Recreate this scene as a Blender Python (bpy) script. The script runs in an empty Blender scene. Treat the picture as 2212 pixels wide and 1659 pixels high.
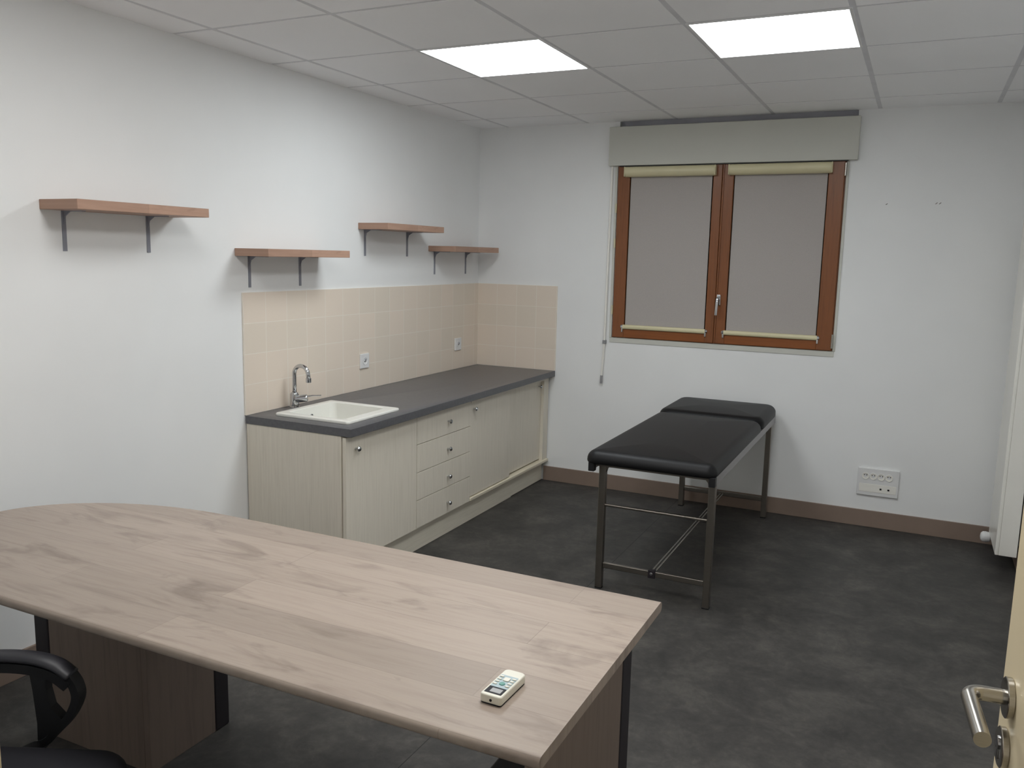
import bpy, bmesh, math, random
from mathutils import Vector, Matrix
random.seed(7)
SC = bpy.context.scene
COL = SC.collection
R = math.radians

# ------------------------------------------------------------------ materials
def lin(c):
    return tuple(((v/255)/12.92 if v/255 <= .04045 else ((v/255+.055)/1.055)**2.4) for v in c)

class N:
    """small node-tree helper"""
    def __init__(s, name):
        s.m = bpy.data.materials.new(name); s.m.use_nodes = True
        s.t = s.m.node_tree; s.b = s.t.nodes['Principled BSDF']
    def n(s, typ, **kw):
        nd = s.t.nodes.new(typ)
        for k, v in kw.items(): setattr(nd, k, v)
        return nd
    def l(s, a, b): s.t.links.new(a, b)
    def val(s, sock, v): sock.default_value = v
    def coord(s, scale=(1, 1, 1), kind='Object', loc=(0, 0, 0)):
        tc = s.n('ShaderNodeTexCoord'); mp = s.n('ShaderNodeMapping')
        mp.inputs['Scale'].default_value = scale; mp.inputs['Location'].default_value = loc
        s.l(tc.outputs[kind], mp.inputs['Vector']); return mp.outputs['Vector']
    def noise(s, vec, scale, detail=4, rough=.55, dist=0):
        t = s.n('ShaderNodeTexNoise'); t.inputs['Scale'].default_value = scale
        t.inputs['Detail'].default_value = detail; t.inputs['Roughness'].default_value = rough
        t.inputs['Distortion'].default_value = dist
        s.l(vec, t.inputs['Vector']); return t.outputs['Fac']
    def ramp(s, fac, stops):
        r = s.n('ShaderNodeValToRGB'); e = r.color_ramp.elements
        while len(e) < len(stops): e.new(.5)
        for el, (p, c) in zip(e, stops):
            el.position = p; el.color = (*c, 1) if len(c) == 3 else c
        s.l(fac, r.inputs['Fac']); return r.outputs['Color']
    def mix(s, fac, a, b, mode='MIX'):
        x = s.n('ShaderNodeMix', data_type='RGBA', blend_type=mode)
        for sock, v in ((x.inputs[0], fac), (x.inputs[6], a), (x.inputs[7], b)):
            if hasattr(v, 'links'): s.l(v, sock)
            elif isinstance(v, (int, float)): sock.default_value = v
            else: sock.default_value = (*v, 1)
        return x.outputs[2]
    def bump(s, h, strength=.2, dist=.002):
        b = s.n('ShaderNodeBump'); b.inputs['Strength'].default_value = strength
        b.inputs['Distance'].default_value = dist
        s.l(h, b.inputs['Height']); s.l(b.outputs['Normal'], s.b.inputs['Normal'])
    def out(s, color=None, rough=.5, metal=0, spec=.5):
        if color is not None:
            if hasattr(color, 'links'): s.l(color, s.b.inputs['Base Color'])
            else: s.b.inputs['Base Color'].default_value = (*color, 1)
        s.b.inputs['Roughness'].default_value = rough
        s.b.inputs['Metallic'].default_value = metal
        s.b.inputs['Specular IOR Level'].default_value = spec
        return s.m

def plain(name, rgb, rough=.5, metal=0, spec=.5, var=.06, scale=6):
    n = N(name); c = lin(rgb)
    f = n.noise(n.coord(), scale, 3)
    col = n.ramp(f, [(.3, tuple(v*(1-var) for v in c)), (.7, tuple(min(1, v*(1+var)) for v in c))])
    return n.out(col, rough, metal, spec)

def paint(name, rgb, rough=.75):
    n = N(name); c = lin(rgb); v = n.coord()
    f = n.noise(v, 1.3, 3)
    col = n.ramp(f, [(.3, tuple(x*.97 for x in c)), (.7, tuple(min(1, x*1.02) for x in c))])
    n.bump(n.noise(v, 260, 2), .08, .001)
    return n.out(col, rough, 0, .25)

def wood_planks(name, base, dark, plank=(1.25, .128), axis='XY', rough=.42, smudge=1.0):
    n = N(name); v = n.coord()
    if axis != 'XY':
        sp = n.n('ShaderNodeSeparateXYZ'); cb = n.n('ShaderNodeCombineXYZ')
        n.l(v, sp.inputs[0])
        n.l(sp.outputs[axis[0]], cb.inputs[0]); n.l(sp.outputs[axis[1]], cb.inputs[1]); v = cb.outputs[0]
    br = n.n('ShaderNodeTexBrick', offset=.37, offset_frequency=2, squash=1)
    n.l(v, br.inputs['Vector'])
    b, d = lin(base), lin(dark)
    br.inputs['Color1'].default_value = (*tuple(x*1.11 for x in b), 1)
    br.inputs['Color2'].default_value = (*tuple(x*.86 + y*.03 for x, y in zip(b, d)), 1)
    br.inputs['Mortar'].default_value = (*tuple(x*.72 + y*.1 for x, y in zip(b, d)), 1)
    br.inputs['Scale'].default_value = 1; br.inputs['Mortar Size'].default_value = .0012
    br.inputs['Mortar Smooth'].default_value = .6; br.inputs['Bias'].default_value = 0
    br.inputs['Brick Width'].default_value = plank[0]; br.inputs['Row Height'].default_value = plank[1]
    mp = n.n('ShaderNodeMapping'); n.l(v, mp.inputs['Vector']); mp.inputs['Scale'].default_value = (1.6, 26, 1)
    grain = n.noise(mp.outputs[0], 3.2, 6, .62, .4)
    g = n.ramp(grain, [(.32, (.90, .88, .87)), (.55, (1, 1, 1)), (.75, (1.03, 1.02, 1.0))])
    col = n.mix(1, br.outputs['Color'], g, 'MULTIPLY')
    mp2 = n.n('ShaderNodeMapping'); n.l(v, mp2.inputs['Vector']); mp2.inputs['Scale'].default_value = (2.3, 9.5, 1)
    mp2.inputs['Location'].default_value = (3.1, 1.7, 0)
    sm = n.noise(mp2.outputs[0], 1.15, 5, .6, .9)
    s1 = n.ramp(sm, [(.53, (0, 0, 0)), (.72, (.62*smudge,)*3)])
    col = n.mix(s1, col, d)
    mp3 = n.n('ShaderNodeMapping'); n.l(v, mp3.inputs['Vector']); mp3.inputs['Scale'].default_value = (7, 17, 1)
    kn = n.noise(mp3.outputs[0], 1.0, 3, .5, .5)
    s2 = n.ramp(kn, [(.68, (0, 0, 0)), (.80, (.5*smudge,)*3)])
    col = n.mix(s2, col, tuple(x*.75 for x in d))
    return n.out(col, rough, 0, .35)

def wood_grain(name, base, dark, axis=(40, 40, 2.2), rough=.4, amt=1.0, sc=2.0):
    n = N(name); f = n.noise(n.coord(axis), sc, 6, .6, .5)
    b, d = lin(base), lin(dark)
    mid = tuple(x*(1-.5*amt)+y*.5*amt for x, y in zip(b, d))
    col = n.ramp(f, [(.28, mid), (.5, b), (.75, tuple(min(1, x*1.05) for x in b))])
    return n.out(col, rough, 0, .35)

def tile_mat(name, a, b):
    n = N(name); v = n.coord()
    sp = n.n('ShaderNodeSeparateXYZ'); cb = n.n('ShaderNodeCombineXYZ'); n.l(v, sp.inputs[0])
    n.l(sp.outputs[a], cb.inputs[0]); n.l(sp.outputs[b], cb.inputs[1])
    br = n.n('ShaderNodeTexBrick', offset=0, squash=1); n.l(cb.outputs[0], br.inputs['Vector'])
    br.inputs['Scale'].default_value = 1
    br.inputs['Brick Width'].default_value = .1555; br.inputs['Row Height'].default_value = .149
    br.inputs['Mortar Size'].default_value = .0022; br.inputs['Mortar Smooth'].default_value = .3
    br.inputs['Color1'].default_value = (*lin((232, 218, 203)), 1)
    br.inputs['Color2'].default_value = (*lin((226, 215, 200)), 1)
    br.inputs['Mortar'].default_value = (*lin((238, 230, 218)), 1)
    iv = n.n('ShaderNodeMath', operation='SUBTRACT'); iv.inputs[0].default_value = 1
    n.l(br.outputs['Fac'], iv.inputs[1])
    n.bump(iv.outputs[0], .25, .001)
    return n.out(br.outputs['Color'], .32, 0, .4)

def floor_mat():
    n = N('vinyl_floor'); v = n.coord()
    a = n.noise(v, 4.2, 10, .72, .3)
    c1 = n.ramp(a, [(.28, lin((50, 49, 48))), (.5, lin((67, 65, 63))), (.72, lin((90, 87, 83)))])
    b = n.noise(v, 26, 5, .7, .4)
    c2 = n.ramp(b, [(.3, (.80, .80, .80)), (.55, (1, 1, 1)), (.75, (1.3, 1.27, 1.18))])
    col = n.mix(1, c1, c2, 'MULTIPLY')
    sp = n.n('ShaderNodeSeparateXYZ'); n.l(v, sp.inputs[0])
    d = n.n('ShaderNodeMath', operation='SUBTRACT'); n.l(sp.outputs['X'], d.inputs[0]); d.inputs[1].default_value = 1.565
    ab = n.n('ShaderNodeMath', operation='ABSOLUTE'); n.l(d.outputs[0], ab.inputs[0])
    lt = n.n('ShaderNodeMath', operation='LESS_THAN'); n.l(ab.outputs[0], lt.inputs[0]); lt.inputs[1].default_value = .0016
    col = n.mix(lt.outputs[0], col, lin((30, 29, 28)))
    n.bump(b, .12, .001)
    return n.out(col, .55, 0, .3)

def brushed(name, rgb, rough=.28, axis=(4, 4, 160)):
    n = N(name); f = n.noise(n.coord(axis), 6, 3); c = lin(rgb)
    col = n.ramp(f, [(.3, tuple(x*.88 for x in c)), (.7, c)])
    return n.out(col, rough, 1, .5)

def emis(name, rgb, strength):
    n = N(name); e = n.n('ShaderNodeEmission')
    e.inputs['Color'].default_value = (*rgb, 1); e.inputs['Strength'].default_value = strength
    n.l(e.outputs[0], n.t.nodes['Material Output'].inputs['Surface']); return n.m

def fabric(name, rgb, rough=.8):
    n = N(name); v = n.coord(); c = lin(rgb)
    f = n.noise(v, 420, 2)
    col = n.ramp(f, [(.35, tuple(x*.93 for x in c)), (.65, tuple(x*1.04 for x in c))])
    n.bump(f, .15, .0006); return n.out(col, rough, 0, .2)

def leather(name, rgb, rough=.42):
    n = N(name); v = n.coord(); c = lin(rgb)
    vo = n.n('ShaderNodeTexVoronoi'); vo.inputs['Scale'].default_value = 380; n.l(v, vo.inputs['Vector'])
    n.bump(vo.outputs['Distance'], .12, .0008)
    f = n.noise(v, 5, 3)
    col = n.ramp(f, [(.3, tuple(x*.9 for x in c)), (.7, tuple(x*1.1 for x in c))])
    return n.out(col, rough, 0, .28)

def glass_mat(name):
    n = N(name); n.b.inputs['Transmission Weight'].default_value = 1
    f = n.noise(n.coord(), 2, 2)
    col = n.ramp(f, [(.3, (.92, .95, .95)), (.7, (.95, .97, .97))])
    return n.out(col, .02, 0, .5)

M = dict(
    wall=paint('wall_paint', (237, 238, 238)),
    ceil=paint('ceiling_tile', (249, 249, 250), .9),
    grid=plain('ceiling_grid_paint', (216, 216, 219), .6),
    floor=floor_mat(),
    base=plain('baseboard_vinyl', (138, 120, 108), .55),
    tileL=tile_mat('tile_side', 'Y', 'Z'), tileB=tile_mat('tile_back', 'X', 'Z'),
    top=plain('worktop_laminate', (90, 90, 93), .33, 0, .5, .12, 60),
    cab=wood_grain('cream_oak', (222, 215, 201), (186, 177, 160), (55, 55, 2.0), .42, .5),
    plinth=wood_grain('cream_oak_plinth', (232, 226, 210), (170, 160, 140), (2, 2, 60), .42, .45),
    sink=plain('white_ceramic', (232, 232, 226), .18, 0, .5, .01),
    chrome=brushed('chrome', (205, 207, 210), .08, (3, 3, 3)),
    steel=brushed('brushed_steel', (186, 182, 174), .24),
    darkhole=plain('dark_cavity', (18, 18, 18), .8),
    shelf=wood_planks('shelf_oak', (176, 143, 124), (120, 96, 84), (.42, .05), 'YZ', .5, .6),
    bracket=plain('grey_bracket', (138, 140, 150), .5),
    desk=wood_planks('desk_oak', (163, 150, 139), (104, 90, 82), smudge=.95),
    panel=wood_grain('desk_panel_oak', (124, 110, 101), (96, 83, 77), (26, 26, 1.6), .5, .8),
    panelx=wood_grain('desk_panel_oak_cross', (124, 110, 101), (96, 83, 77), (26, 26, 1.6), .5, .8),
    edge=plain('dark_edging', (34, 29, 34), .55),
    winwood=wood_grain('varnished_wood', (132, 82, 50), (88, 54, 36), (50, 50, 2.5), .3, .7),
    winwoodh=wood_grain('varnished_wood_rail', (138, 82, 44), (92, 54, 34), (2.5, 50, 50), .3, .7),
    cream=plain('cream_metal', (214, 206, 170), .35, 0, .5, .03),
    blind=fabric('blind_fabric', (176, 170, 166)),
    whitep=plain('white_plastic', (228, 228, 228), .35, 0, .5, .02),
    white2=plain('white_lacquer', (240, 238, 231), .3, 0, .5, .02),
    box=paint('shutter_box_paint', (204, 204, 196), .6),
    rubber=plain('black_plastic', (20, 20, 23), .5),
    blackleather=leather('black_leatherette', (17, 17, 19), .46),
    blackfab=fabric('black_seat_fabric', (40, 40, 45), .85),
    armpad=plain('black_armrest', (36, 36, 42), .45, 0, .5),
    couchsteel=brushed('satin_steel', (150, 144, 136), .34),
    alu=brushed('aluminium', (168, 166, 166), .4, (3, 160, 3)),
    door=paint('door_lacquer', (220, 206, 174), .35),
    remote=plain('remote_plastic', (220, 218, 205), .35, 0, .5, .02),
    lcdframe=plain('lcd_frame', (20, 20, 28), .5, 0, .3),
    lcd=plain('lcd_grey', (142, 142, 142), .3),
    keypad=plain('keypad_blue', (168, 186, 192), .45),
    green=plain('green_button', (92, 150, 140), .4),
    glass=glass_mat('window_glass'),
    shutter=plain('shutter_slats', (70, 68, 66), .7),
    greyp=plain('grey_plastic', (150, 150, 152), .5),
    track=plain('pale_track', (222, 213, 192), .35, 0, .5, .03),
    slot=plain('slot_shade_grey', (196, 196, 205), .8),  # recess shade put into the colour of the slot fill
    mark=plain('wall_scuff', (120, 116, 112), .8),
    emA=emis('panel_light', (.93, .98, 1.0), 15.0),
    emC=emis('panel_light_window', (.93, .98, 1.0), 10.0),
    emB=emis('panel_light_near', (1.0, .99, .975), 9.0),
    emD=emis('panel_light_door', (1.0, .985, .96), 19.0),
)

# ------------------------------------------------------------------ geometry helpers
def merge(bm, src):
    me = bpy.data.meshes.new('t'); src.to_mesh(me); src.free(); bm.from_mesh(me); bpy.data.meshes.remove(me)
def box(bm, x0, x1, y0, y1, z0, z1, bev=0, seg=2, mat=None):
    t = bmesh.new(); bmesh.ops.create_cube(t, size=1)
    bmesh.ops.scale(t, vec=(abs(x1-x0), abs(y1-y0), abs(z1-z0)), verts=t.verts)
    bmesh.ops.translate(t, vec=((x0+x1)/2, (y0+y1)/2, (z0+z1)/2), verts=t.verts)
    if bev: bmesh.ops.bevel(t, geom=t.edges[:], offset=bev, segments=seg, affect='EDGES', profile=.5)
    if mat is not None: bmesh.ops.transform(t, matrix=mat, verts=t.verts)
    merge(bm, t); return bm
def frame_of(d, up=Vector((0, 0, 1))):
    d = d.normalized()
    if abs(d.dot(up)) > .98: up = Vector((1, 0, 0))
    a = d.cross(up).normalized(); b = a.cross(d).normalized(); return a, b
def sweep(bm, pts, prof, up=Vector((0, 0, 1)), closed=False, cap=True):
    """sweep profile (list of (a,b)) along pts; a = sideways, b = towards up"""
    pts = [Vector(p) for p in pts]; rings = []; n = len(pts)
    for i, p in enumerate(pts):
        if closed: d = (pts[(i+1) % n]-p).normalized()+(p-pts[i-1]).normalized()
        elif i == 0: d = pts[1]-p
        elif i == n-1: d = p-pts[i-1]
        else: d = (pts[i+1]-p).normalized()+(p-pts[i-1]).normalized()
        a, b = frame_of(d, up)
        pf = prof(i/(n-1)) if callable(prof) else prof
        rings.append([bm.verts.new(p+a*u+b*w) for u, w in pf])
    m = len(rings[0]); rr = range(n if closed else n-1)
    for i in rr:
        for k in range(m):
            bm.faces.new((rings[i][k], rings[i][(k+1) % m], rings[(i+1) % n][(k+1) % m], rings[(i+1) % n][k]))
    if cap and not closed:
        bm.faces.new(rings[0][::-1]); bm.faces.new(rings[-1])
    return bm
def circ(r, n=16, r2=None):
    r2 = r if r2 is None else r2
    return [(r*math.cos(2*math.pi*k/n), r2*math.sin(2*math.pi*k/n)) for k in range(n)]
def tube(bm, pts, r, n=16, up=Vector((0, 0, 1)), closed=False):
    return sweep(bm, pts, circ(r, n), up, closed)
def lathe(bm, prof, base, axis=(0, 0, 1), n=28):
    """prof: (radius, height) pairs along axis from base"""
    ax = Vector(axis).normalized(); a, b = frame_of(ax); base = Vector(base); rings = []
    for r, h in prof:
        rings.append([bm.verts.new(base+ax*h+(a*math.cos(2*math.pi*k/n)+b*math.sin(2*math.pi*k/n))*max(r, 1e-5)) for k in range(n)])
    for i in range(len(rings)-1):
        for k in range(n):
            bm.faces.new((rings[i][k], rings[i][(k+1) % n], rings[i+1][(k+1) % n], rings[i+1][k]))
    bm.faces.new(rings[0][::-1]); bm.faces.new(rings[-1]); return bm
def arc(c, r, a0, a1, n, u, v):
    c, u, v = Vector(c), Vector(u), Vector(v)
    return [c+u*(r*math.cos(a0+(a1-a0)*i/n))+v*(r*math.sin(a0+(a1-a0)*i/n)) for i in range(n+1)]
def spline(pts, n=6):
    P = [Vector(p) for p in pts]; P = [2*P[0]-P[1]]+P+[2*P[-1]-P[-2]]; o = []
    for i in range(1, len(P)-2):
        for k in range(n):
            t = k/n; a, b, c, d = P[i-1:i+3]
            o.append(.5*((2*b)+(c-a)*t+(2*a-5*b+4*c-d)*t*t+(3*b-a-3*c+d)*t**3))
    return o+[P[-2]]
def rrect(x0, x1, y0, y1, r, n=8):
    pts = []
    for cx, cy, a in ((x1-r, y1-r, 0), (x0+r, y1-r, 90), (x0+r, y0+r, 180), (x1-r, y0+r, 270)):
        for i in range(n+1):
            t = R(a+90*i/n); pts.append((cx+r*math.cos(t), cy+r*math.sin(t)))
    return pts
def loft(bm, loops, cap0=True, cap1=True):
    rings = [[bm.verts.new(p) for p in lp] for lp in loops]; m = len(rings[0])
    for i in range(len(rings)-1):
        for k in range(m):
            bm.faces.new((rings[i][k], rings[i][(k+1) % m], rings[i+1][(k+1) % m], rings[i+1][k]))
    if cap0: bm.faces.new(rings[0][::-1])
    if cap1: bm.faces.new(rings[-1])
    return bm
def slab(bm, outline, z0, z1, e=.004, seg=3, flat=()):
    """closed polygon extruded, edges eased"""
    c = Vector((sum(p[0] for p in outline)/len(outline), sum(p[1] for p in outline)/len(outline)))
    n = len(outline); nor = []
    for i in range(n):
        a = Vector(outline[i-1]); b = Vector(outline[i]); d = Vector(outline[(i+1) % n])
        n1 = Vector(((b-a).y, -(b-a).x)).normalized(); n2 = Vector(((d-b).y, -(d-b).x)).normalized()
        m = (n1+n2); m = m.normalized()/max(.35, (m.normalized()).dot(n1)); nor.append(m)
    for i in flat: nor[i] = Vector((0, math.copysign(1, nor[i].y)))
    def ring(ins, z): return [(p[0]-q.x*ins, p[1]-q.y*ins, z) for p, q in zip(outline, nor)]
    L = []
    for k in range(seg+1):
        t = R(90*k/seg); L.append(ring(e*(1-math.sin(t)), z0+e*(1-math.cos(t))))
    for k in range(seg+1):
        t = R(90*k/seg); L.append(ring(e*(1-math.cos(t)), z1-e*(1-math.sin(t))))
    return loft(bm, L)
def cushion(bm, x0, x1, y0, y1, z0, z1, rc, re, crown, tilt=0, n=8):
    """upholstered pad: rounded outline, soft rolled top edge, crowned top"""
    def lp(ins, z, cr=0):
        r = max(rc-ins, .006)
        return [(px, py, z+tilt*(py-y0)) for px, py in rrect(x0+ins, x1-ins, y0+ins, y1-ins, r, n)]
    L = [lp(.012, z0), lp(.003, z0+.004), lp(0, z0+.012)]
    for k in range(1, 8):
        t = R(90*k/7); L.append(lp(re*(1-math.cos(t)), z1-re+re*math.sin(t)))
    w = min(x1-x0, y1-y0)/2-re
    for k in range(1, 6):
        f = k/6; L.append(lp(re+w*.95*f, z1+crown*math.sin(f*math.pi/2)))
    return loft(bm, L)

ORG = {}
def finish(name, bm, mat, parent, smooth, org):
    bmesh.ops.recalc_face_normals(bm, faces=bm.faces)
    if org is not None: bmesh.ops.translate(bm, vec=-Vector(org), verts=bm.verts)
    me = bpy.data.meshes.new(name); bm.to_mesh(me); bm.free()
    o = bpy.data.objects.new(name, me); COL.objects.link(o)
    if mat is not None: me.materials.append(M[mat] if isinstance(mat, str) else mat)
    if smooth:
        for p in me.polygons: p.use_smooth = True
        if smooth != 2:
            me.set_sharp_from_angle(angle=R(smooth if smooth is not True and smooth > 2 else 38))
            wn = o.modifiers.new('weighted_normals', 'WEIGHTED_NORMAL'); wn.keep_sharp = True; wn.weight = 100
    if parent is not None: o.parent = parent
    return o
def thing(name, label, cat, loc, rz=0, group=None, local=False):
    o = bpy.data.objects.new(name, None); COL.objects.link(o); o.empty_display_size = .1
    o.location = loc; o.rotation_euler = (0, 0, rz); tag(o, label, cat, group)
    ORG[o.name] = None if local else tuple(loc); return o
def tag(o, label, cat, group=None):
    o['label'] = label; o['category'] = cat
    if group: o['group'] = group
def part(parent, name, bm, mat, smooth=True, label=None):
    root = parent
    while root.parent is not None: root = root.parent
    o = finish(name, bm, mat, parent, smooth, ORG.get(root.name))
    if label: o['label'] = label
    return o
def solo(name, label, cat, bm, mat, loc, smooth=True, group=None):
    o = finish(name, bm, mat, None, smooth, loc); o.location = loc; tag(o, label, cat, group)
    ORG[o.name] = tuple(loc); return o
def struct(name, bm, mat, smooth=False, loc=(0, 0, 0)):
    o = finish(name, bm, mat, None, smooth, loc); o.location = loc; o['kind'] = 'structure'
    ORG[o.name] = tuple(loc); return o
B = bmesh.new

# ------------------------------------------------------------------ dimensions (metres; corner of left and back wall = origin)
H = 2.490; XR = 3.515; YF = -5.05; OX, OY = .2202, -2.1572
CT = .8024; CD = .6344; CL = 2.3996; BT = 1.3984
WX0, WX1, WZ0, WZ1 = 1.043, 2.462, 1.066, 2.208

# ------------------------------------------------------------------ the setting
bm = B(); box(bm, -.2, XR+.2, -7.2, .3, -.1, 0); struct('floor', bm, 'floor')

# ceiling: tile slabs with a narrow dark reveal between them, holes where the light panels sit
LIGHTS = [(1, 0), (3, 0), (1, -3), (3, -3)]             # grid cells (column, row)
bm = B(); g = .0115
def cell(i, j):
    return OX+.6*i, OX+.6*(i+1), OY+.6*j, OY+.6*(j+1)
for i in range(-1, 6):
    for j in range(-9, 4):
        if (i, j) in LIGHTS: continue
        x0, x1, y0, y1 = cell(i, j)
        x0, x1, y0, y1 = max(x0+g, 0), min(x1-g, XR), max(y0+g, -7.2), min(y1-g, 0)
        if x1-x0 < .02 or y1-y0 < .02: continue
        box(bm, x0, x1, y0, y1, H, H+.015)
ce = struct('ceiling', bm, 'ceil')
bm = B()
for i in range(0, 6):
    x = OX+.6*i; box(bm, x-.0125, x+.0125, -7.2, 0, H+.0015, H+.03)
for j in range(-8, 4):
    y = OY+.6*j; box(bm, 0, XR, y-.0125, y+.0125, H+.0018, H+.028)
box(bm, -.1, XR+.1, -7.2, .1, H+.05, H+.10)
part(ce, 'ceiling_grid', bm, 'grid', False)

bm = B(); box(bm, -.15, 0, -7.2, .0, 0, H+.1); struct('wall_left', bm, 'wall')
bm = B(); box(bm, XR, XR+.15, -7.2, .0, 0, H+.1); struct('wall_right', bm, 'wall')
SX0, SX1 = 1.045, 2.505                          # roller-shutter slot above the box
bm = B(); T = .26
box(bm, -.15, WX0, 0, T, 0, H+.1); box(bm, SX1, XR+.15, 0, T, 0, H+.1)
box(bm, WX0, WX1, 0, T, 0, WZ0); box(bm, WX1, SX1, 0, T, 0, WZ1)
box(bm, WX0, SX1, .12, T, WZ1, H+.1)
wb = struct('wall_back', bm, 'wall')
bm = B(); box(bm, WX0, WX1, .17, .25, WZ0, WZ1)
for k in range(26): box(bm, WX0, WX1, .155, .172, WZ0+.004+k*.044, WZ0+.040+k*.044, .006, 2)
part(wb, 'closed_shutter', bm, 'shutter', False)
bm = B(); box(bm, WX0+.003, SX1-.003, .035, .11, 2.215, H+.03); part(wb, 'slot_shade_fill', bm, 'slot', False)  # solid fill added inside the slot, its grey deepens the shade there
for (x, z, w) in ((2.697, 1.948, .012), (2.958, 1.951, .013), (2.977, 1.951, .013)):
    bm = B(); mt = Matrix.Translation((x, -.0005, z)) @ Matrix.Rotation(R(-38), 4, 'Y')
    box(bm, -w/2, w/2, -.0008, .0004, -.002, .002, .0004, 1, mt); part(wb, 'scuff_mark', bm, 'mark', False)

# wall between room and corridor, doorway open
DX0, DX1 = 2.208, 3.165
bm = B(); box(bm, 0, DX0-.03, YF-.1, YF, 0, H+.02); box(bm, DX1+.03, XR, YF-.1, YF, 0, H+.02)
box(bm, DX0-.03, DX1+.03, YF-.1, YF, 2.12, H+.02); struct('wall_front', bm, 'wall')

def skirting(name, x0, x1, y0, y1, h=.1038):
    bm = B(); box(bm, x0, x1, y0, y1, 0, h, .003, 2); struct(name, bm, 'base', True)
skirting('baseboard_back', .566, XR, -.012, 0)
skirting('baseboard_left', 0, .012, YF, -CL-.004)
skirting('baseboard_right', XR-.012, XR, YF, -.012)

# ------------------------------------------------------------------ window
wy = -.018
wroot = bpy.data.objects.new('window_1', None); COL.objects.link(wroot); wroot['kind'] = 'structure'
wroot.location = ((WX0+WX1)/2, 0, WZ0); ORG['window_1'] = tuple(wroot.location)
wroot['label'] = 'closed double casement window with varnished brown wood frame and lowered grey blinds'
SEAM = 1.7375
bm = B()
for a in ((WX0, WX0+.03, WZ0, WZ1), (WX1-.03, WX1, WZ0, WZ1)): box(bm, a[0], a[1], .0, .07, a[2], a[3], .003)
fr = part(wroot, 'window_frame', bm, 'winwood')
bm = B(); box(bm, WX0+.03, WX1-.03, .0, .07, WZ0, WZ0+.03, .003); box(bm, WX0+.03, WX1-.03, .0, .07, WZ1-.03, WZ1, .003)
part(wroot, 'window_frame_rail', bm, 'winwoodh')
for (a, b, o0, o1, lab) in ((WX0+.006, SEAM-.0015, 1.131, 1.679, 'left'), (SEAM+.0015, WX1-.006, 1.808, 2.366, 'right')):
    bm = B()
    box(bm, a, o0, wy, .045, WZ0+.004, WZ1-.006, .005, 3); box(bm, o1, b, wy, .045, WZ0+.004, WZ1-.006, .005, 3)
    s = part(wroot, 'sash', bm, 'winwood')
    bm = B(); box(bm, o0-.002, o1+.002, wy+.001, .044, WZ0+.004, 1.150, .005, 3)
    box(bm, o0-.002, o1+.002, wy+.001, .044, 2.145, WZ1-.006, .005, 3); part(s, 'sash_rail', bm, 'winwoodh')
    bm = B(); box(bm, o0-.006, o1+.006, .016, .022, 1.144, 2.15); part(s, 'glass_pane', bm, 'glass', False)
# overlapping cover strip on the right sash, handle, hinges
bm = B(); box(bm, SEAM+.002, SEAM+.012, wy-.007, wy+.004, WZ0+.006, WZ1-.008, .003, 2); part(wroot, 'meeting_strip', bm, 'winwood')
hx, hz = 1.758, 1.35
bm = B(); box(bm, hx-.013, hx+.013, wy-.010, wy, hz-.035, hz+.035, .004, 3)
lathe(bm, [(.008, 0), (.008, .03)], (hx, wy-.008, hz+.01), (0, -1, 0), 16)
P = [(hx, wy-.036, hz+.016), (hx, wy-.046, hz+.006), (hx-.001, wy-.048, hz-.02), (hx-.003, wy-.047, hz-.06), (hx-.005, wy-.045, hz-.095)]
sweep(bm, P, circ(.0085, 12, .006), Vector((0, -1, 0))); part(wroot, 'window_handle', bm, 'chrome', True, 'chrome turn handle')
for x, z, h in ((WX1-.004, 1.128, .085), (WX1-.002, 2.150, .075)):
    bm = B(); tube(bm, [(x, wy-.006, z-h/2), (x, wy-.006, z+h/2)], .006, 12); part(wroot, 'hinge', bm, 'steel', True)
for z in (1.93, 1.70, 1.255):
    bm = B(); tube(bm, [(WX0+.002, wy-.004, z-.03), (WX0+.002, wy-.004, z+.03)], .005, 12); part(wroot, 'hinge', bm, 'cream', True)
bm = B(); box(bm, WX0-.016, WX1+.010, -.006, .0, WZ0-.034, WZ0-.001, .002); box(bm, WX0-.018, WX0-.001, -.008, 0, WZ0, WZ1, .002)
box(bm, WX1+.001, WX1+.016, -.008, 0, WZ0, WZ1, .002)
struct('trim_1', bm, 'box', True)

# roller blinds, one on each sash
def blind(f0, f1, label):
    c = (f0+f1)/2
    t = thing('roller_blind', label, 'blind', (c, wy, 1.13), 0, 'roller blinds on the window')
    a, b = f0-.034, f1+.018
    bm = B(); pf = [(.0, 0)]
    prof = [(wy+.001, 2.132), (wy-.018, 2.128), (wy-.034, 2.136), (wy-.044, 2.152), (wy-.046, 2.168), (wy-.040, 2.184), (wy-.026, 2.194), (wy+.001, 2.196)]
    loft(bm, [[(x, y, z) for y, z in prof] for x in (f0-.03, f1+.022)])
    part(t, 'cassette', bm, 'cream', 50)
    for x in (f0-.036, f1+.022):
        bm = B(); box(bm, x, x+.006, wy-.044, wy, 2.13, 2.194, .003); part(t, 'cassette_cap', bm, 'cream')
    bm = B(); box(bm, f0, f1, -.009, -.007, 1.14, 2.15); part(t, 'blind_fabric', bm, 'blind', False, 'grey blind fabric')
    bm = B(); loft(bm, [[(x, y, z) for y, z in [(wy+.004, 1.158), (wy-.008, 1.158), (wy-.014, 1.150), (wy-.014, 1.136), (wy-.008, 1.129), (wy+.0005, 1.129)]] for x in (f0-.012, f1+.010)])
    part(t, 'bottom_bar', bm, 'cream', 60)
    for x in (f0-.016, f1+.012):
        bm = B(); lathe(bm, [(.012, 0), (.012, .008), (.007, .012)], (x, wy, 1.145), (0, -1, 0), 16)
        box(bm, x-.005, x+.005, wy-.010, wy, 1.108, 1.142, .002); part(t, 'bar_holder', bm, 'chrome', True, 'shiny bar holder')
    return t
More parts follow.
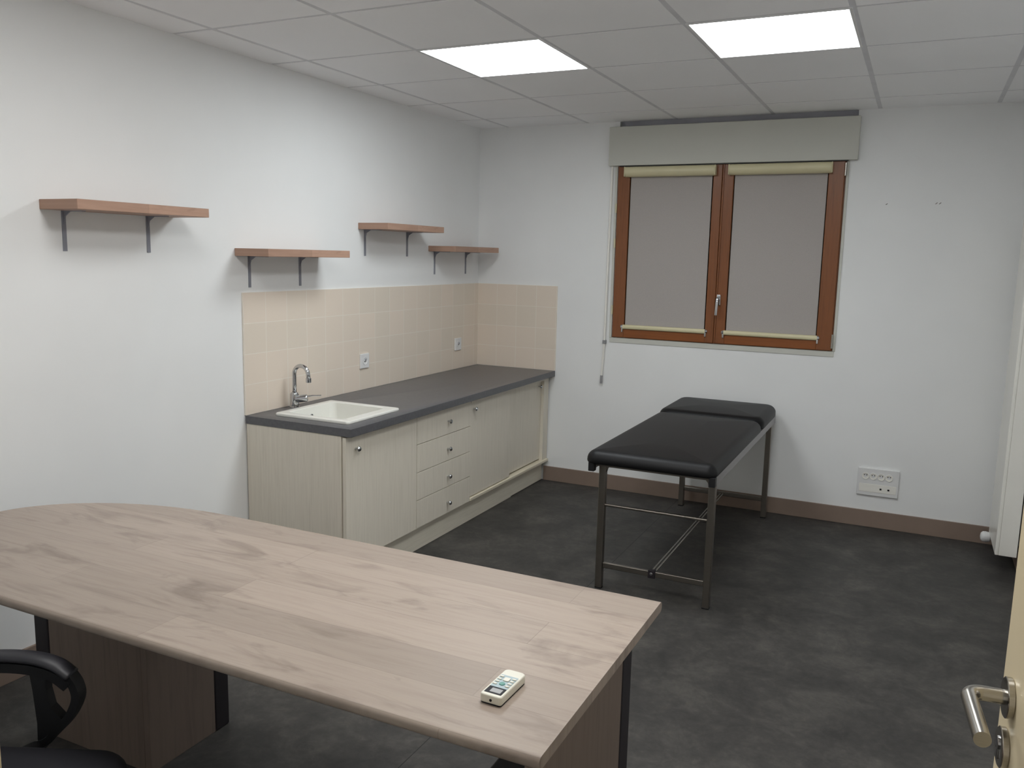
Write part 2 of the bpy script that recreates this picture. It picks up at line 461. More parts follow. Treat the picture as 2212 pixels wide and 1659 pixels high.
blind(1.137, 1.672, 'grey roller blind pulled down over the left window sash, cream cassette and bottom bar')
blind(1.814, 2.361, 'grey roller blind pulled down over the right window sash, the one beside the window handle')

# shutter box above the window
t = thing('shutter_box', 'white roller shutter box mounted on the wall above the window', 'shutter box', (1.765, 0, 2.2))
bm = B(); box(bm, .985, 2.522, -.042, -.0, 2.203, 2.452, .004, 2); part(t, 'front_cover', bm, 'box')
bm = B(); box(bm, 1.06, 2.47, -.034, -.006, 2.1975, 2.2035); part(t, 'lip_shade_strip', bm, 'rubber', False, 'dark strip for the shadow under the box lip')  # black strip stands in for the shadow under the box's bottom lip
t = thing('crank_rod', 'thin white shutter crank rod hanging down the wall left of the window', 'crank rod', (.995, -.02, .745))
bm = B(); tube(bm, [(1.008, -.022, 2.20), (1.003, -.022, 1.6), (.998, -.022, 1.035)], .0075, 12); part(t, 'upper_rod', bm, 'white2')
bm = B(); tube(bm, [(.998, -.022, 1.035), (.9925, -.022, .9), (.987, -.022, .79)], .0065, 12); part(t, 'lower_rod', bm, 'white2')
bm = B(); box(bm, .987, 1.008, -.032, 0, 1.02, 1.045, .003); part(t, 'rod_clip', bm, 'greyp', True, 'grey wall clip')
bm = B(); tube(bm, [(.9872, -.022, .80), (.9855, -.022, .745)], .0085, 12); part(t, 'rod_handle', bm, 'greyp', True, 'grey end handle')

# ------------------------------------------------------------------ ceiling lights
for (i, j), lab, em in zip(LIGHTS, (
        'square white ceiling light panel, the left one, nearer the shelves',
        'square white ceiling light panel, the right one, in front of the window',
        'square ceiling light panel above the left end of the desk, out of the picture',
        'square ceiling light panel above the right end of the desk, out of the picture'), ('emA', 'emC', 'emB', 'emD')):
    x0, x1, y0, y1 = cell(i, j)
    t = thing('ceiling_light', lab, 'ceiling light', ((x0+x1)/2, (y0+y1)/2, H), 0, 'square ceiling light panels')
    bm = B(); w = .014; e = .003
    for a in ((x0+e, x1-e, y0+e, y0+w), (x0+e, x1-e, y1-w, y1-e), (x0+e, x0+w, y0+w, y1-w), (x1-w, x1-e, y0+w, y1-w)): box(bm, a[0], a[1], a[2], a[3], H-.003, H+.006)
    part(t, 'light_frame', bm, 'whitep', False)
    bm = B(); box(bm, x0+w, x1-w, y0+w, y1-w, H-.0005, H+.005); part(t, 'light_diffuser', bm, em, False, 'glowing white diffuser')

# ------------------------------------------------------------------ kitchen unit
bm = B(); box(bm, .0005, .008, -CL, -.0005, CT+.0005, BT)
bs = solo('tile_backsplash', 'long beige tile backsplash on the left wall behind the sink and outlets', 'backsplash', bm, 'tileL', (0, -CL, BT-.149*4), False)
bm = B(); box(bm, .0085, .633, -.008, 0, CT, BT)
bs = solo('tile_backsplash', 'short beige tile backsplash on the back wall at the end of the worktop', 'backsplash', bm, 'tileB', (.0085, 0, BT-.149*4), False)

bm = B()
SY0, SY1, SXA, SXB = -2.325, -1.885, .122, .562    # sink outline
slab(bm, [(.008, -CL), (CD, -CL), (CD, -.008), (.008, -.008)], CT-.040, CT, .003, 2)
wt = solo('worktop', 'long dark grey laminate worktop running along the left wall to the corner', 'worktop', bm, 'top', (.3, -1.2, CT-.04))
# cut the sink opening
bm = bmesh.new(); bm.from_mesh(wt.data)
wt_mod = wt.modifiers.new('sink_cutout', 'BOOLEAN')
bm.free()
cb = bmesh.new(); box(cb, SXA+.02, SXB-.02, SY0+.02, SY1-.02, CT-.1, CT+.1)
cut = finish('t_cut', cb, None, None, False, (.3, -1.2, CT-.04)); cut.location = (.3, -1.2, CT-.04)
wt_mod.object = cut; wt_mod.operation = 'DIFFERENCE'; wt_mod.solver = 'EXACT'
bpy.context.view_layer.update()
dg = bpy.context.evaluated_depsgraph_get(); nm = bpy.data.meshes.new_from_object(wt.evaluated_get(dg))
wt.modifiers.clear(); old = wt.data; wt.data = nm; bpy.data.meshes.remove(old); nm.name = 'worktop'
cm = cut.data; bpy.data.objects.remove(cut); bpy.data.meshes.remove(cm)

# sink
t = thing('sink', 'square white ceramic sink set into the left end of the worktop', 'sink', ((SXA+SXB)/2, (SY0+SY1)/2, CT))
bm = B(); zr = CT+.015
def lp(x0, x1, y0, y1, r, z): return [(p[0], p[1], z) for p in rrect(x0, x1, y0, y1, r, 6)]
bx0, bx1, by0, by1 = SXA+.045, SXB-.062, SY0+.045, SY1-.045
L = [lp(SXA+.002, SXB-.002, SY0+.002, SY1-.002, .014, CT), lp(SXA, SXB, SY0, SY1, .015, CT+.003), lp(SXA, SXB, SY0, SY1, .015, zr-.006), lp(SXA+.002, SXB-.002, SY0+.002, SY1-.002, .014, zr-.002), lp(SXA+.007, SXB-.007, SY0+.007, SY1-.007, .01, zr),
     lp(bx0-.006, bx1+.006, by0-.006, by1+.006, .03, zr), lp(bx0-.001, bx1+.001, by0-.001, by1+.001, .03, zr-.003), lp(bx0, bx1, by0, by1, .03, zr-.012), lp(bx0+.012, bx1-.012, by0+.012, by1-.012, .035, zr-.13), lp(bx0+.03, bx1-.03, by0+.03, by1-.03, .03, zr-.15),
     lp(bx0+.12, bx1-.12, by0+.12, by1-.12, .02, zr-.155), lp(bx0+.12, bx1-.12, by0+.12, by1-.12, .02, zr-.165), lp(bx0+.02, bx1-.02, by0+.02, by1-.02, .04, zr-.162), lp(bx0-.008, bx1+.008, by0-.008, by1+.008, .04, zr-.13), lp(bx0-.008, bx1+.008, by0-.008, by1+.008, .03, CT-.005)]
L.append(L[0]); loft(bm, L, False, False); bmesh.ops.remove_doubles(bm, verts=bm.verts, dist=1e-6); part(t, 'basin', bm, 'sink', 40)
bm = B(); ov = (bx0+.0035, (by0+by1)/2, zr-.05)
lathe(bm, [(.013, 0), (.013, .003), (.010, .005), (.008, .003)], ov, (1, 0, 0), 20); part(t, 'overflow_ring', bm, 'chrome', True, 'chrome overflow ring')
bm = B(); lathe(bm, [(.0085, 0), (.0085, .0045)], ov, (1, 0, 0), 16); part(t, 'overflow_hole', bm, 'darkhole', False, 'dark overflow hole')
bm = B(); lathe(bm, [(.03, 0), (.03, .003), (.018, .001)], ((bx0+bx1)/2, (by0+by1)/2, zr-.1545), (0, 0, 1), 24); part(t, 'drain', bm, 'chrome', True, 'chrome drain')

# tap
fx, fy = .062, -2.105
t = thing('mixer_tap', 'chrome swan-neck mixer tap standing on the worktop behind the sink', 'tap', (fx, fy, CT))
bm = B(); lathe(bm, [(.026, 0), (.026, .006), (.0225, .009), (.022, .07), (.018, .078), (.012, .082)], (fx, fy, CT), (0, 0, 1), 28); part(t, 'tap_body', bm, 'chrome')
bm = B(); rr = .045
P = [(fx, fy, CT+.078), (fx, fy, CT+.12), (fx, fy, CT+.16)]+arc((fx+rr, fy, CT+.175), rr, math.pi, R(5), 16, (1, 0, 0), (0, 0, 1))+[(fx+2*rr+.002, fy, CT+.155)]
tube(bm, P, .0105, 18, Vector((0, 1, 0))); sp = part(t, 'spout', bm, 'chrome', 2)
bm = B(); lathe(bm, [(.0125, 0), (.0135, .002), (.0135, .022), (.0115, .024)], (fx+2*rr+.0022, fy, CT+.138), (0, 0, 1), 20); part(sp, 'spout_tip', bm, 'chrome')
bm = B(); lathe(bm, [(.019, 0), (.0195, .02), (.0195, .055), (.016, .060)], (fx+.008, fy, CT+.045), (.86, .5, .12), 24)
lv = part(t, 'cartridge', bm, 'chrome')
bm = B(); d = Vector((.8, .6, 0)).normalized(); p0 = Vector((fx+.055, fy+.026, CT+.06))
sweep(bm, [p0, p0+d*.03+Vector((0, 0, .004)), p0+d*.075+Vector((0, 0, .004))], circ(.010, 14, .004)); part(t, 'lever', bm, 'chrome', True)

# cabinets
CX = .600; CB = .145; CTB = CT-.040
def knob(parent, y, z, x=CX):
    bm = B(); lathe(bm, [(.005, 0), (.005, .012), (.0115, .017), (.0125, .022), (.009, .027), (.002, .028)], (x, y, z), (1, 0, 0), 18)
    return part(parent, 'knob', bm, 'chrome', True, 'small chrome knob')
t = thing('sink_cabinet', 'cream wood base cabinet with one door, under the sink', 'cabinet', (.3, -2.1, 0), 0, 'cream base cabinets under the worktop')
bm = B(); box(bm, .008, .574, -CL+.004, -CL+.022, 0, CTB, .001, 1); box(bm, .008, .574, -CL+.022, -1.786, CB, CB+.018)
box(bm, .008, .026, -CL+.022, -1.786, CB+.018, CTB); box(bm, .026, .574, -1.802, -1.784, CB+.018, CTB)
box(bm, .55, .574, -CL+.022, -1.802, CTB-.05, CTB); part(t, 'carcass', bm, 'cab', False)
bm = B(); box(bm, .580, CX, -CL+.006, -1.7835, CB, CTB-.006, .0015, 2); d = part(t, 'door', bm, 'cab'); knob(d, -2.319, .693)
t = thing('drawer_cabinet', 'cream wood base cabinet with four drawers, between door and sliding doors', 'cabinet', (.3, -1.48, 0), 0, 'cream base cabinets under the worktop')
bm = B(); box(bm, .008, .574, -1.7825, -1.766, CB, CTB); box(bm, .008, .574, -1.204, -1.188, CB, CTB); box(bm, .008, .574, -1.766, -1.204, CB, CB+.018)
box(bm, .008, .026, -1.766, -1.204, CB+.018, CTB); part(t, 'carcass', bm, 'cab', False)
zb = [CB, .300, .452, .604, CTB-.006]
for k in range(4):
    bm = B(); box(bm, .580, CX, -1.7795, -1.1885, zb[k]+.0015, zb[k+1]-.0015, .0015, 2); dr = part(t, 'drawer_front', bm, 'cab')
    bm = B(); box(bm, .06, .580, -1.755, -1.215, zb[k]+.03, zb[k+1]-.03); part(dr, 'drawer_box', bm, 'cab', False)
    knob(dr, -1.458, (.209, .363, .522, .679)[k])
t = thing('sliding_door_cabinet', 'cream wood base cabinet with two sliding doors, next to the back wall', 'cabinet', (.3, -.6, 0), 0, 'cream base cabinets under the worktop')
bm = B(); box(bm, .008, .590, -.092, -.012, CB, CTB); box(bm, .008, .560, -1.185, -1.168, CB, CTB); box(bm, .008, .54, -1.168, -.092, CB, CB+.018)
box(bm, .008, .026, -1.168, -.092, CB+.018, CTB); part(t, 'carcass', bm, 'cab', False)
bm = B(); box(bm, .575, .592, -1.178, -.632, CB+.024, CTB-.022, .001, 1); d = part(t, 'sliding_door', bm, 'cab', False); knob(d, -1.142, .700, .592)
bm = B(); box(bm, .550, .567, -.655, -.092, CB+.028, CTB-.022, .001, 1); d = part(t, 'sliding_door', bm, 'cab', False); knob(d, -.135, .700, .567)
bm = B(); box(bm, .542, .604, -1.184, -.016, CB, CB+.019, .004, 3); part(t, 'lower_track', bm, 'track', True, 'pale lower track')
bm = B(); box(bm, .542, .600, -1.184, -.094, CTB-.022, CTB, .001, 1); part(t, 'upper_track', bm, 'cab', False)
bm = B(); box(bm, .542, .558, -CL+.024, -.53, 0, CB-.001, .001, 1); box(bm, .539, .555, -.528, -.016, .003, CB-.001, .001, 1)
solo('plinth', 'long cream plinth board along the floor under the base cabinets', 'plinth', bm, 'plinth', (.55, -1.2, 0), False)

# wall outlets over the worktop
def outlet(y, z, label):
    t = thing('wall_outlet', label, 'outlet', (.008, y, z), 0, 'white outlets on the tiled backsplash')
    s = .043; bm = B(); box(bm, .008, .018, y-s, y+s, z-s, z+s, .003, 3); part(t, 'cover_plate', bm, 'whitep')
    bm = B(); lathe(bm, [(.0225, 0), (.0225, .0035), (.020, .0035), (.019, .0015)], (.017, y, z), (1, 0, 0), 28)
    so = part(t, 'socket', bm, 'whitep')
    bm = B()
    for dz in (-.008, .008): lathe(bm, [(.0028, 0), (.0028, .0025)], (.0185, y+dz*.6, z-.002+dz*.2), (1, 0, 0), 10)
    part(so, 'socket_hole', bm, 'darkhole', False)
    bm = B(); lathe(bm, [(.003, 0), (.003, .009), (.001, .011)], (.0185, y, z+.009), (1, 0, 0), 10); part(so, 'earth_pin', bm, 'bracket')
outlet(-1.427, .972, 'white wall outlet on the tiles, nearer the sink')
outlet(-.310, .977, 'white wall outlet on the tiles, nearer the corner')

# ------------------------------------------------------------------ wall shelves
SL, SD, ST = .618, .205, .036
def bracket(root, y):
    bm = B(); w = .0085
    box(bm, 0, .003, -w, w, -.150, 0); box(bm, 0, .115, -w, w, -.003, 0)
    prof = [(.003, -.050), (.004, -.050), (.014, -.020), (.040, -.004), (.040, -.003), (.003, -.003)]
    loft(bm, [[(x, yy, z) for x, z in prof] for yy in (-.0018, .0018)])
    o = part(root, 'bracket', bm, 'bracket', False, 'grey metal bracket'); o.location = (0, y, -ST)
    return o
root = thing('wall_shelf', 'large wooden wall shelf, nearest and highest at the left, over the desk', 'shelf', (0, -3.10, 1.767), 0, 'wooden wall shelves', True)
bm = B(); box(bm, 0, SD, -SL/2, SL/2, -ST, 0, .0015, 1); part(root, 'board', bm, 'shelf', False)
bracket(root, -.215); bracket(root, .170)
SHELVES = [((0, -2.128, 1.608), (-.215, .154), 'wooden wall shelf hung low just above the tiles over the sink'),
           ((0, -1.155, 1.768), (-.245, .202), 'wooden wall shelf, the higher of the two near the corner'),
           ((0, -.388, 1.654), (-.231, .194), 'wooden wall shelf touching the corner by the back wall, lowest at the far end')]
for loc, ys, lab in SHELVES:
    c = root.copy(); COL.objects.link(c); c.location = loc; c['label'] = lab; k = 0
    for ch in root.children:
        d = ch.copy(); COL.objects.link(d); d.parent = c
        if ch.name.startswith('bracket'): d.location = (0, ys[k], -ST); k += 1

# ------------------------------------------------------------------ socket panel on the back wall
t = thing('socket_panel', 'white four-socket wall panel with data jacks, low on the back wall', 'socket panel', (2.783, 0, .285))
bm = B(); box(bm, 2.667, 2.900, -.014, 0, .199, .369, .004, 3); part(t, 'cover_plate', bm, 'whitep')
for x in (2.712, 2.756, 2.800, 2.844):
    bm = B(); lathe(bm, [(.0205, 0), (.0205, .0045), (.018, .0045), (.0172, .0012), (.004, .0008)], (x, -.013, .320), (0, -1, 0), 26)
    so = part(t, 'socket', bm, 'white2')
    bm = B()
    for dx in (-.007, .007): lathe(bm, [(.003, 0), (.003, .003)], (x+dx, -.0125, .326), (0, -1, 0), 10)
    part(so, 'socket_hole', bm, 'darkhole', False)
bm = B(); box(bm, 2.680, 2.888, -.0155, -.013, .222, .272, .002, 2); ins = part(t, 'data_insert', bm, 'white2')
for x in (2.802, 2.846):
    bm = B(); box(bm, x-.0055, x+.0055, -.0165, -.015, .240, .251, .0005, 1); part(t, 'data_jack', bm, 'darkhole', False, 'dark data jack')

# ------------------------------------------------------------------ radiator on the right wall
t = thing('radiator', 'tall white flat radiator on the right wall, partly behind the open door', 'radiator', (3.44, -.315, .1))
RX0, RX1, RY0, RY1, RZ0, RZ1 = 3.387, 3.487, -.531, -.10, .10, 1.86
bm = B(); box(bm, RX0, RX0+.018, RY0, RY1, RZ0, RZ1, .005, 3); part(t, 'front_panel', bm, 'white2')
bm = B(); box(bm, RX0+.018, RX1, RY0+.001, RY0+.008, RZ0+.001, RZ1-.01, .001, 1); part(t, 'side_cover', bm, 'white2')
bm = B(); box(bm, RX0+.018, RX1, RY1-.008, RY1-.001, RZ0+.001, RZ1-.01, .001, 1); part(t, 'side_cover', bm, 'white2')
bm = B(); box(bm, RX0+.03, RX1-.008, RY0+.009, RY1-.009, RZ0+.01, RZ1-.02, .003, 2); part(t, 'rear_panel', bm, 'white2')
for z in (.45, 1.5):
    bm = B(); box(bm, RX1-.008, XR-.001, -.36, -.30, z-.04, z+.04); part(t, 'wall_bracket', bm, 'whitep', False)
bm = B(); vy, vz = -.135, .079
tube(bm, [(3.395, vy, vz), (3.42, vy, vz), (3.43, vy, vz+.008), (3.43, vy, vz+.04)], .009, 12, Vector((0, 1, 0))); va = part(t, 'valve', bm, 'chrome', True, 'chrome valve')
bm = B(); lathe(bm, [(.014, 0), (.017, .003), (.027, .008), (.031, .03), (.029, .044), (.020, .053), (.004, .056)], (3.399, vy, vz), (-1, 0, 0), 24); part(va, 'thermostat_head', bm, 'whitep', True, 'white thermostatic head')

# ------------------------------------------------------------------ examination couch
t = thing('examination_couch', 'black padded examination couch on a grey metal frame by the window', 'examination couch', (1.88, -.95, 0))
bm = B(); cushion(bm, 1.548, 2.170, -1.812, -.580,   .636, .700, .055, .048, .013); part(t, 'mattress', bm, 'blackleather', 2)
bm = B(); cushion(bm, 1.550, 2.172, -.596, -.045, .640, .713, .075, .045, .010, .006); part(t, 'headrest', bm, 'blackleather', 2, 'raised black headrest pad')
for x0, x1 in ((1.566, 1.584), (2.150, 2.168)):
    bm = B(); box(bm, x0, x1, -1.770, -.075, .602, .644, .002, 2); part(t, 'side_rail', bm, 'alu', True, 'aluminium side rail')
for x in (1.566, 2.138):
    bm = B(); box(bm, x, x+.030, -1.800, -1.768, .598, .642, .003, 2); part(t, 'end_cap', bm, 'rubber', True, 'black end cap')
LG = .0165
for y, ya in ((-1.722, -1.722), (-.14, -.14)):
    for x in (1.616, 2.143):
        bm = B(); box(bm, x-LG, x+LG, y-LG, y+LG, .004, .615, .004, 3); lg = part(t, 'leg', bm, 'couchsteel')
        bm = B(); box(bm, x-LG, x+LG, y-LG, y+LG, 0, .006, .001, 1); part(lg, 'foot_cap', bm, 'rubber')
    bm = B(); box(bm, 1.584, 2.150, y-LG, y+LG, .612, .636, .003, 2)
    for s, x in ((1, 1.616+LG), (-1, 2.143-LG)):
        P = [(x, y, .585), (x+s*.004, y, .600), (x+s*.014, y, .612), (x, y, .614)]
        loft(bm, [[(p[0], y+dy, p[2]) for p in P] for dy in (-.014, .014)])
    part(t, 'cross_beam', bm, 'couchsteel')
    if y < -1: bm = B(); tube(bm, [(1.632, y, .421), (2.127, y, .421)], .0075, 12); part(t, 'upper_rung', bm, 'couchsteel', True)
    bm = B(); box(bm, 1.632, 2.127, y-.008, y+.008, .104, .132, .004, 3); part(t, 'lower_rung', bm, 'couchsteel')
    if y < -1: bm = B(); box(bm, 1.862, 1.898, y-.013, y+.013, .098, .137, .003, 2); part(t, 'rod_clamp', bm, 'edge', True, 'dark rod clamp')
for x in (1.873, 1.889):
    bm = B(); tube(bm, [(x, -1.715, .122), (x, -.147, .122)], .0042, 10); part(t, 'tie_rod', bm, 'steel', True)
bm = B(); lathe(bm, [(.007, 0), (.007, .004), (.004, .006)], (1.880, -1.735, .122), (0, -1, 0), 14); part(t, 'clamp_screw', bm, 'chrome', True)

# ------------------------------------------------------------------ desk
DZ = .74; DT = .026
t = thing('desk', 'large pale wood desk with rounded left end and dark-edged panels, in the foreground', 'desk', (1.4, -3.85, 0))
cx, cy, ea, eb = .935, -3.8535, .675, .3865
out = [(2.391, cy-eb), (2.391, cy+eb)]
n = 40
for k in range(n+1):
    a = math.pi/2+math.pi*k/n; out.append((cx+ea*math.cos(a), cy+eb*math.sin(a)))
bm = B(); slab(bm, out, DZ-DT, DZ, .0115, 6, (0, 1)); part(t, 'tabletop', bm, 'desk', 45)
zt = DZ-DT
bm = B(); box(bm, 2.332, 2.358, -4.17, -3.672, 0, zt, .001, 1); part(t, 'end_panel', bm, 'panel', False)
bm = B(); box(bm, 2.330, 2.360, -3.672, -3.603, 0, zt, .006, 3); part(t, 'panel_edging', bm, 'edge', True, 'dark panel edging')
bm = B(); box(bm, .888, .912, -3.80, -3.535, 0, zt, .001, 1); part(t, 'pedestal_panel', bm, 'panel', False)
bm = B(); box(bm, .886, .914, -3.535, -3.472, 0, zt, .006, 3); part(t, 'panel_edging', bm, 'edge', True, 'dark panel edging')
bm = B(); box(bm, .470, .888, -3.80, -3.775, 0, zt, .001, 1); part(t, 'pedestal_panel', bm, 'panelx', False)
bm = B(); box(bm, .402, .470, -3.803, -3.772, 0, zt, .006, 3); part(t, 'panel_edging', bm, 'edge', True, 'dark panel edging')

# remote control lying on the desk
t = thing('remote_control', 'white air-conditioner remote control lying on the near right of the desk', 'remote control', (2.2355, -4.065, DZ), R(-1.5), None, True)
W2, L2, TH = .0235, .056, .020
outl = []
for cxx, cyy, a, r in ((W2-.006, -L2+.006, 270, .006), (W2-.012, L2-.009, 0, .012), (-W2+.012, L2-.009, 90, .012), (-W2+.006, -L2+.006, 180, .006)):
    for i in range(7): outl.append((cxx+r*math.cos(R(a+15*i)), cyy+r*math.sin(R(a+15*i))*(.75 if a in (0, 90) else 1)))
bm = B(); slab(bm, outl, .002, TH, .003, 3); body = part(t, 'casing', bm, 'remote')
bm = B(); slab(bm, [(p[0]*.97, p[1]*.985) for p in outl], 0, .0022, .0005, 1); part(t, 'battery_cover', bm, 'lcdframe', True, 'dark underside')
def ab(a, b): return (-W2+2*W2*b, -L2+2*L2*a)
def plate(a0, a1, b0, b1, z0, z1, r):
    x0, y0 = ab(a0, b0); x1, y1 = ab(a1, b1); bm = B(); slab(bm, rrect(x0, x1, y0, y1, r, 4), z0, z1, .0003, 1); return bm
sc = part(t, 'screen_frame', plate(.075, .300, .10, .90, TH-.0005, TH+.0006, .0015), 'lcdframe', True, 'dark screen frame')
part(sc, 'screen', plate(.115, .255, .30, .80, TH, TH+.0009, .001), 'lcd', True, 'grey display')
part(t, 'keypad', plate(.305, .76, .09, .91, TH-.0005, TH+.0005, .002), 'keypad', True, 'pale blue key area')
for b, aa in ((.21, (.395, .490, .580, .680)), (.80, (.385, .480, .575, .665))):
    for a in aa:
        x, y = ab(a, b); bm = B(); slab(bm, rrect(x-.0045, x+.0045, y-.0025, y+.0025, .0022, 4), TH, TH+.0025, .0008, 2); part(t, 'button', bm, 'remote')
x, y = ab(.605, .52); bm = B(); slab(bm, rrect(x-.0065, x+.0065, y-.007, y+.007, .003, 4), TH, TH+.0028, .001, 2); part(t, 'button', bm, 'remote')
x, y = ab(.44, .50); bm = B(); lathe(bm, [(.0062, 0), (.0062, .0015), (.0055, .0021)], (x, y, TH), (0, 0, 1), 20); part(t, 'button', bm, 'green', True, 'round green button')
bm = B(); lathe(bm, [(.0028, 0), (.0028, .0012)], (.001, -L2+.0004, .010), (0, -1, 0), 14); part(t, 'infrared_window', bm, 'darkhole', False, 'black infrared window')

# black box standing under the desk
bm = B(); box(bm, 2.118, 2.318, -4.10, -3.70, .012, .440, .008, 3)
for x in (2.14, 2.296):
    for y in (-4.07, -3.73): lathe(bm, [(.012, 0), (.012, .014)], (x, y, 0), (0, 0, 1), 12)
solo('black_case', 'black case standing on the floor under the desk against its right end panel', 'case', bm, 'rubber', (2.218, -3.9, 0))

# ------------------------------------------------------------------ office chair (its right-hand side is outside the photo)
t = thing('office_chair', 'black office chair with looped armrest at the near left of the desk', 'office chair', (1.203, -4.558, 0), R(24), None, True)
bm = B(); cushion(bm, -.115, .305, -.235, .235, .412, .464, .09, .035, .012, 0); part(t, 'seat', bm, 'blackfab', 2)
bm = B(); box(bm, -.08, .26, -.19, .19, .394, .414, .006, 2); part(t, 'seat_pan', bm, 'rubber')
# backrest: curved pad
bm = B(); loops = []
for k in range(13):
    s = k/12; z = .55+.46*s; w = .20*(1-.55*abs(2*s-1)**3.2); th = .035*(1-.8*abs(2*s-1)**4); lp_ = []
    x0 = -.30-.06*s+.03*math.sin(s*math.pi)
    for a in range(24):
        q = 2*math.pi*a/24; yy = w*math.copysign(abs(math.cos(q))**.6, math.cos(q)); lp_.append((x0+th*math.sin(q)+.25*yy*yy*1.2, yy, z))
    loops.append(lp_)
loft(bm, loops); part(t, 'backrest', bm, 'blackfab', 2)
bm = B(); sweep(bm, [(-.10, 0, .398), (-.30, 0, .392), (-.365, 0, .42), (-.38, 0, .55), (-.37, 0, .72)], [(-.03, -.007), (.03, -.007), (.03, .007), (-.03, .007)], Vector((0, 0, 1))); part(t, 'back_bracket', bm, 'rubber')
for sgn in (1, -1):
    ay = sgn*.262
    bm = B()
    # padded top running front to back, dropping in front into a loop that returns under the seat
    top = [(-.17, ay, .630), (-.10, ay, .650), (-.02, ay, .658), (.05, ay, .655), (.100, ay, .641), (.134, ay, .616)]
    sweep(bm, spline(top), lambda f: [(.026*math.cos(q), .011*math.sin(q)) for q in [2*math.pi*i/14 for i in range(14)]])
    a = part(t, 'armrest', bm, 'armpad', 2)
    bm = B(); sweep(bm, spline([(p[0]-.004, p[1], p[2]-.021) for p in top]), [(-.019, -.012), (.019, -.012), (.021, .012), (-.021, .012)]); part(a, 'armrest_base', bm, 'rubber')
    loop = [(.128, ay, .618), (.143, ay, .592), (.146, ay, .560), (.125, ay, .515), (.09, ay, .475), (.05, ay, .440), (.0, ay-sgn*.02, .410), (-.03, ay-sgn*.07, .398)]
    bm = B(); sweep(bm, spline(loop), [(-.017, -.009), (.017, -.009), (.017, .009), (-.017, .009)], Vector((1, 0, .3))); part(a, 'front_strut', bm, 'rubber')
    prof = [(.040, .632), (.080, .632), (.078, .58), (.086, .54), (.110, .512), (.095, .470), (.05, .428), (.052, .50), (.046, .58)]
    bm = B(); loft(bm, [[(x, ay+dy, z) for x, z in prof] for dy in (-.013, .013)]); part(a, 'inner_strut', bm, 'rubber', False)
    rear = [(-.160, ay, .640), (-.165, ay, .58), (-.13, ay, .50), (-.08, ay-sgn*.01, .43), (-.05, ay-sgn*.07, .398)]
    bm = B(); sweep(bm, spline(rear), [(-.017, -.009), (.017, -.009), (.017, .009), (-.017, .009)], Vector((1, 0, .3))); part(a, 'rear_strut', bm, 'rubber')
bm = B(); lathe(bm, [(.028, 0), (.028, .18), (.018, .18), (.018, .29)], (0, 0, .10), (0, 0, 1), 20); part(t, 'gas_column', bm, 'rubber')
bm = B(); lathe(bm, [(.045, 0), (.05, .03), (.035, .05)], (0, 0, .075), (0, 0, 1), 20)
for k in range(5):
    a = R(72*k+20); d = Vector((math.cos(a), math.sin(a), 0))
    sweep(bm, [d*.03+Vector((0, 0, .10)), d*.18+Vector((0, 0, .09)), d*.29+Vector((0, 0, .072))], lambda f: [(-.022+.008*f, -.014+.005*f), (.022-.008*f, -.014+.005*f), (.015, .012), (-.015, .012)])
bs_ = part(t, 'star_base', bm, 'rubber')
for k in range(5):
    a = R(72*k+20); d = Vector((math.cos(a), math.sin(a), 0)); s = Vector((-d.y, d.x, 0)); c = d*.285
    bm = B()
    for o in (-.019, .006): lathe(bm, [(.020, 0), (.025, .003), (.025, .010), (.020, .013)], (c.x+s.x*o, c.y+s.y*o, .025), tuple(s), 18)
    lathe(bm, [(.007, 0), (.007, .05)], (c.x, c.y, .03), (0, 0, 1), 10); part(bs_, 'caster', bm, 'rubber')

# ------------------------------------------------------------------ open door with handle
TH_ = R(5.0); P0 = Vector((3.0692, -4.268, 1.045))
dd = Vector((-math.sin(TH_), math.cos(TH_), 0)); nn = Vector((-math.cos(TH_), -math.sin(TH_), 0))
# door local frame: X along leaf towards free edge, Y = out of the visible face, Z up; origin under handle axis
t = bpy.data.objects.new('door_1', None); COL.objects.link(t); t['kind'] = 'structure'
t['label'] = 'open cream door with a steel lever handle at the right edge'
mw = Matrix((( dd.x, nn.x, 0, P0.x), (dd.y, nn.y, 0, P0.y), (0, 0, 1, 0), (0, 0, 0, 1)))
t.matrix_world = mw; ORG['door_1'] = None; hz = P0.z
bm = B(); box(bm, -.770, .060, -.040, 0, .008, 2.045, .0015, 2); leaf = part(t, 'door_leaf', bm, 'door')
for z, r, ext in ((hz, .0265, .009), (hz-.070, .0265, .009)):
    bm = B(); lathe(bm, [(r-.001, 0), (r, .001), (r, ext-.0015), (r-.002, ext), (.006, ext)], (0, 0, z), (0, 1, 0), 40); ro = part(t, 'rosette', bm, 'steel', True, 'round steel rosette')
    if z < hz:
        bm = B(); lathe(bm, [(.009, 0), (.009, .003), (.007, .004)], (0, ext-.001, z+.006), (0, 1, 0), 20); box(bm, -.005, .005, ext-.001, ext+.003, z-.016, z+.004, .002, 2); part(ro, 'lock_cylinder', bm, 'chrome')
bm = B(); r = .0100; q = .018; s_ = .052
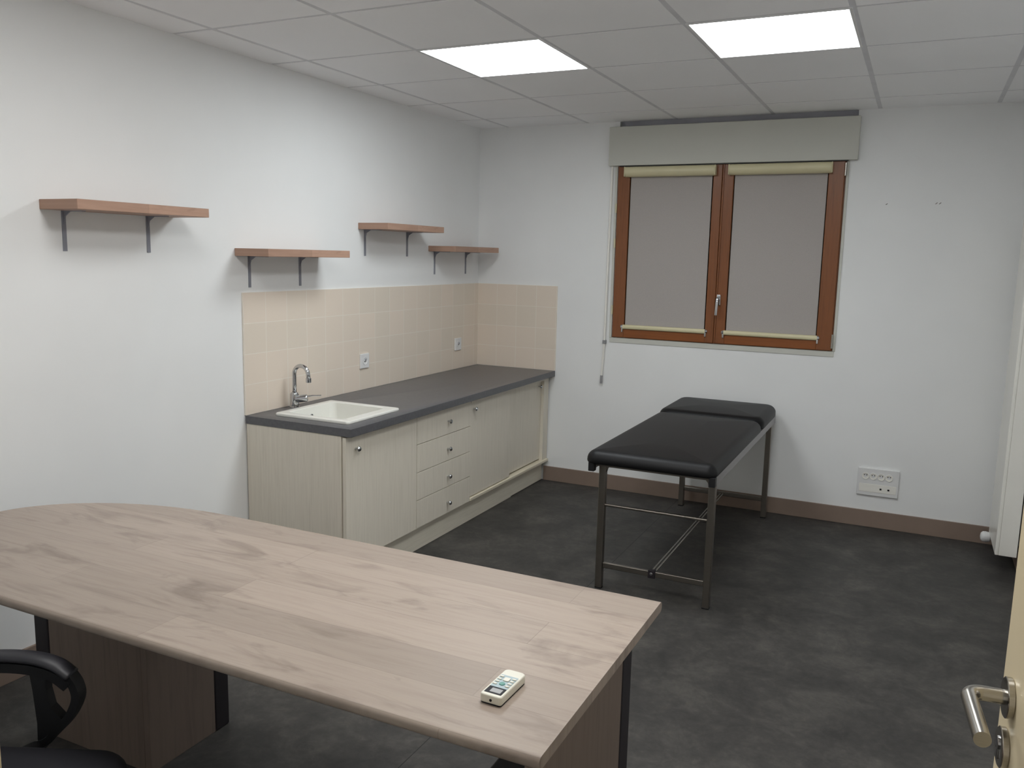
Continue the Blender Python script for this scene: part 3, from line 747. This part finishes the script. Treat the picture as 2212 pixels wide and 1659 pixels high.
P = [(0, .006, hz), (0, s_-q, hz)]+[tuple(Vector((-q, s_-q, hz))+Vector((q*math.cos(a), q*math.sin(a), 0))) for a in [R(90*i/8) for i in range(1, 9)]]+[(-.06, s_, hz), (-.125, s_, hz)]
tube(bm, P, r, 22); part(t, 'lever_handle', bm, 'steel', 40, 'brushed steel lever handle')
bm = B(); box(bm, .0585, .0612, -.032, -.008, hz-.12, hz+.10, .001, 1); part(t, 'lock_plate', bm, 'steel', False)
# door lining around the doorway
bm = B()
box(bm, DX0-.03, DX0, YF-.105, YF+.004, 0, 2.09, .002); box(bm, DX1, DX1+.03, YF-.105, YF+.004, 0, 2.09, .002); box(bm, DX0-.03, DX1+.03, YF-.105, YF+.004, 2.09, 2.12, .002)
struct('trim_2', bm, 'door', True)

# ------------------------------------------------------------------ world (soft light of the corridor), camera, colour
w = bpy.data.worlds.new('World'); SC.world = w; w.use_nodes = True
w.node_tree.nodes['Background'].inputs['Color'].default_value = (1.0, .96, .90, 1)
w.node_tree.nodes['Background'].inputs['Strength'].default_value = .5

cam = bpy.data.cameras.new('camera'); co = bpy.data.objects.new('camera', cam); COL.objects.link(co)
yaw, pit, rol = .446163537, .151010658, .0224714243
f = Vector((-math.sin(yaw)*math.cos(pit), math.cos(yaw)*math.cos(pit), -math.sin(pit)))
r0 = Vector((math.cos(yaw), math.sin(yaw), 0)); u0 = r0.cross(f)
rr_ = r0*math.cos(rol)+u0*math.sin(rol); uu = -r0*math.sin(rol)+u0*math.cos(rol)
mw = Matrix.Identity(4)
for i in range(3): mw[i][0], mw[i][1], mw[i][2] = rr_[i], uu[i], -f[i]
mw.translation = (2.91610356, -5.4806119, 1.6014242); co.matrix_world = mw
cam.sensor_width = 36; cam.sensor_fit = 'HORIZONTAL'; cam.lens = 1820.594/2212*36; cam.clip_start = .02
SC.camera = co
vs = SC.view_settings; vs.view_transform = 'Standard'; vs.look = 'None'; vs.gamma = 1; vs.use_curve_mapping = False; vs.exposure = .07
SC.cycles.use_denoising = True
SC.cycles.max_bounces = 10; SC.cycles.diffuse_bounces = 8
